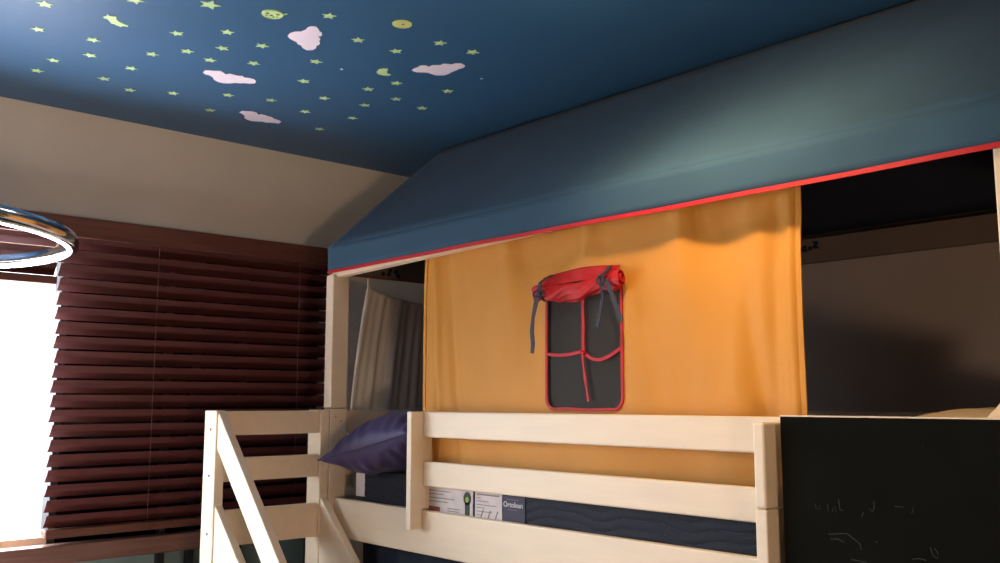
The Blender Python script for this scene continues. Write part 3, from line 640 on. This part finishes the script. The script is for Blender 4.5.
round_sticker(-1.864, 1.349, 0.025, 'plain yellow green round sticker, the one right of the plump cloud', 'star2', ((0.1, 0.05, 0.13),), False)
def star_pts(r, a0, k=0.45): return [((r if i % 2 == 0 else r * k) * cos(a0 + pi * i / 5), (r if i % 2 == 0 else r * k) * sin(a0 + pi * i / 5)) for i in range(10)]
STARS = [
 (-2.351, 0.632, 'at the very top left corner of the view'), (-2.181, 0.786, 'cut by the top edge of the view above the shooting star'),
 (-2.084, 0.931, 'largest of all the stars, left of the round face sticker'), (-2.528, 0.667, 'directly below the corner star at far left'),
 (-2.505, 0.798, 'just below left of the shooting star'), (-2.627, 0.831, 'second one below the shooting star'),
 (-2.737, 0.768, 'upper of the two dim stars near the left edge'), (-2.859, 0.759, 'lower of the two dim stars near the left edge'),
 (-2.311, 0.946, 'halfway between the shooting star and the round face sticker'), (-2.215, 1.041, 'just below the largest star'),
 (-2.329, 1.082, 'second below the largest star'), (-2.416, 1.02, 'second above the leftmost cloud, toward its left'),
 (-2.503, 0.957, 'below right of the shooting star'), (-2.438, 1.097, 'touching close above the left tip of the leftmost cloud'),
 (-2.653, 0.956, 'level with the leftmost cloud, well to its left'), (-2.798, 0.929, 'in the dim zone, left of the lowest left star'),
 (-2.85, 1.026, 'lowest of the left stars, near the beige wall'), (-2.788, 1.138, 'below and left of the leftmost cloud'),
 (-2.69, 1.275, 'directly below the leftmost cloud, above the shaded cloud'), (-2.874, 1.3, 'left of the shaded cloud beside the beige wall'),
 (-2.24, 1.154, 'left of the plump cloud'), (-2.377, 1.2, 'above the right end of the leftmost cloud'),
 (-1.946, 1.183, 'right above the plump cloud'), (-2.247, 1.326, 'directly below the plump cloud'),
 (-2.414, 1.386, 'second below the plump cloud, right of the leftmost cloud'), (-2.644, 1.4, 'just above the shaded cloud to its right'),
 (-2.512, 1.516, 'third below the plump cloud, above the row near the wall'), (-2.676, 1.543, 'right of the shaded cloud'),
 (-2.82, 1.686, 'lowest of all, dim, next to the wall corner'), (-2.031, 1.326, 'right of the plump cloud, left of the plain round sticker'),
 (-1.9, 1.502, 'above the rightmost cloud'), (-1.891, 1.61, 'farthest right of all the stars'),
 (-2.028, 1.448, 'between the plain round sticker and the moon'), (-2.241, 1.603, 'directly below the crescent moon'),
 (-2.345, 1.571, 'below the moon to its left'), (-2.365, 1.692, 'second below the crescent moon'),
 (-2.484, 1.653, 'second below left of the moon'), (-2.631, 1.701, 'third below left of the moon, quite dim'),
 (-2.194, 1.766, 'directly below the rightmost cloud'), (-2.383, 1.811, 'lowest of the right stars, near the blue tent ridge')]
base_mesh = {}
for i, (x, y, wh) in enumerate(STARS):
    big = (i == 2); r_ = 0.027 if big else 0.0192
    if i in (0, 1): r_ = 0.022
    o = obj('star_sticker', prism(NB(), star_pts(r_, 0.9 + random.uniform(-.5, .5)), 'z', -0.0014, 0), 'star'); o.location = (x, y, ZT)
    tag(o, 'pale green star sticker ' + wh, 'sticker', 'glow star stickers on the blue ceiling')
for x, y, wh in ((-2.25, 1.414, 'left of the crescent moon'), (-2.037, 1.77, 'right of the rightmost cloud')):
    o = obj('dot_sticker', prism(NB(), disc(0, 0, 0.0045, 0.0045, 0, 12), 'z', -0.001, 0), 'cloud'); o.location = (x, y, ZT)
    tag(o, 'tiny white dot sticker on the ceiling ' + wh, 'sticker', 'tiny dots on the ceiling')
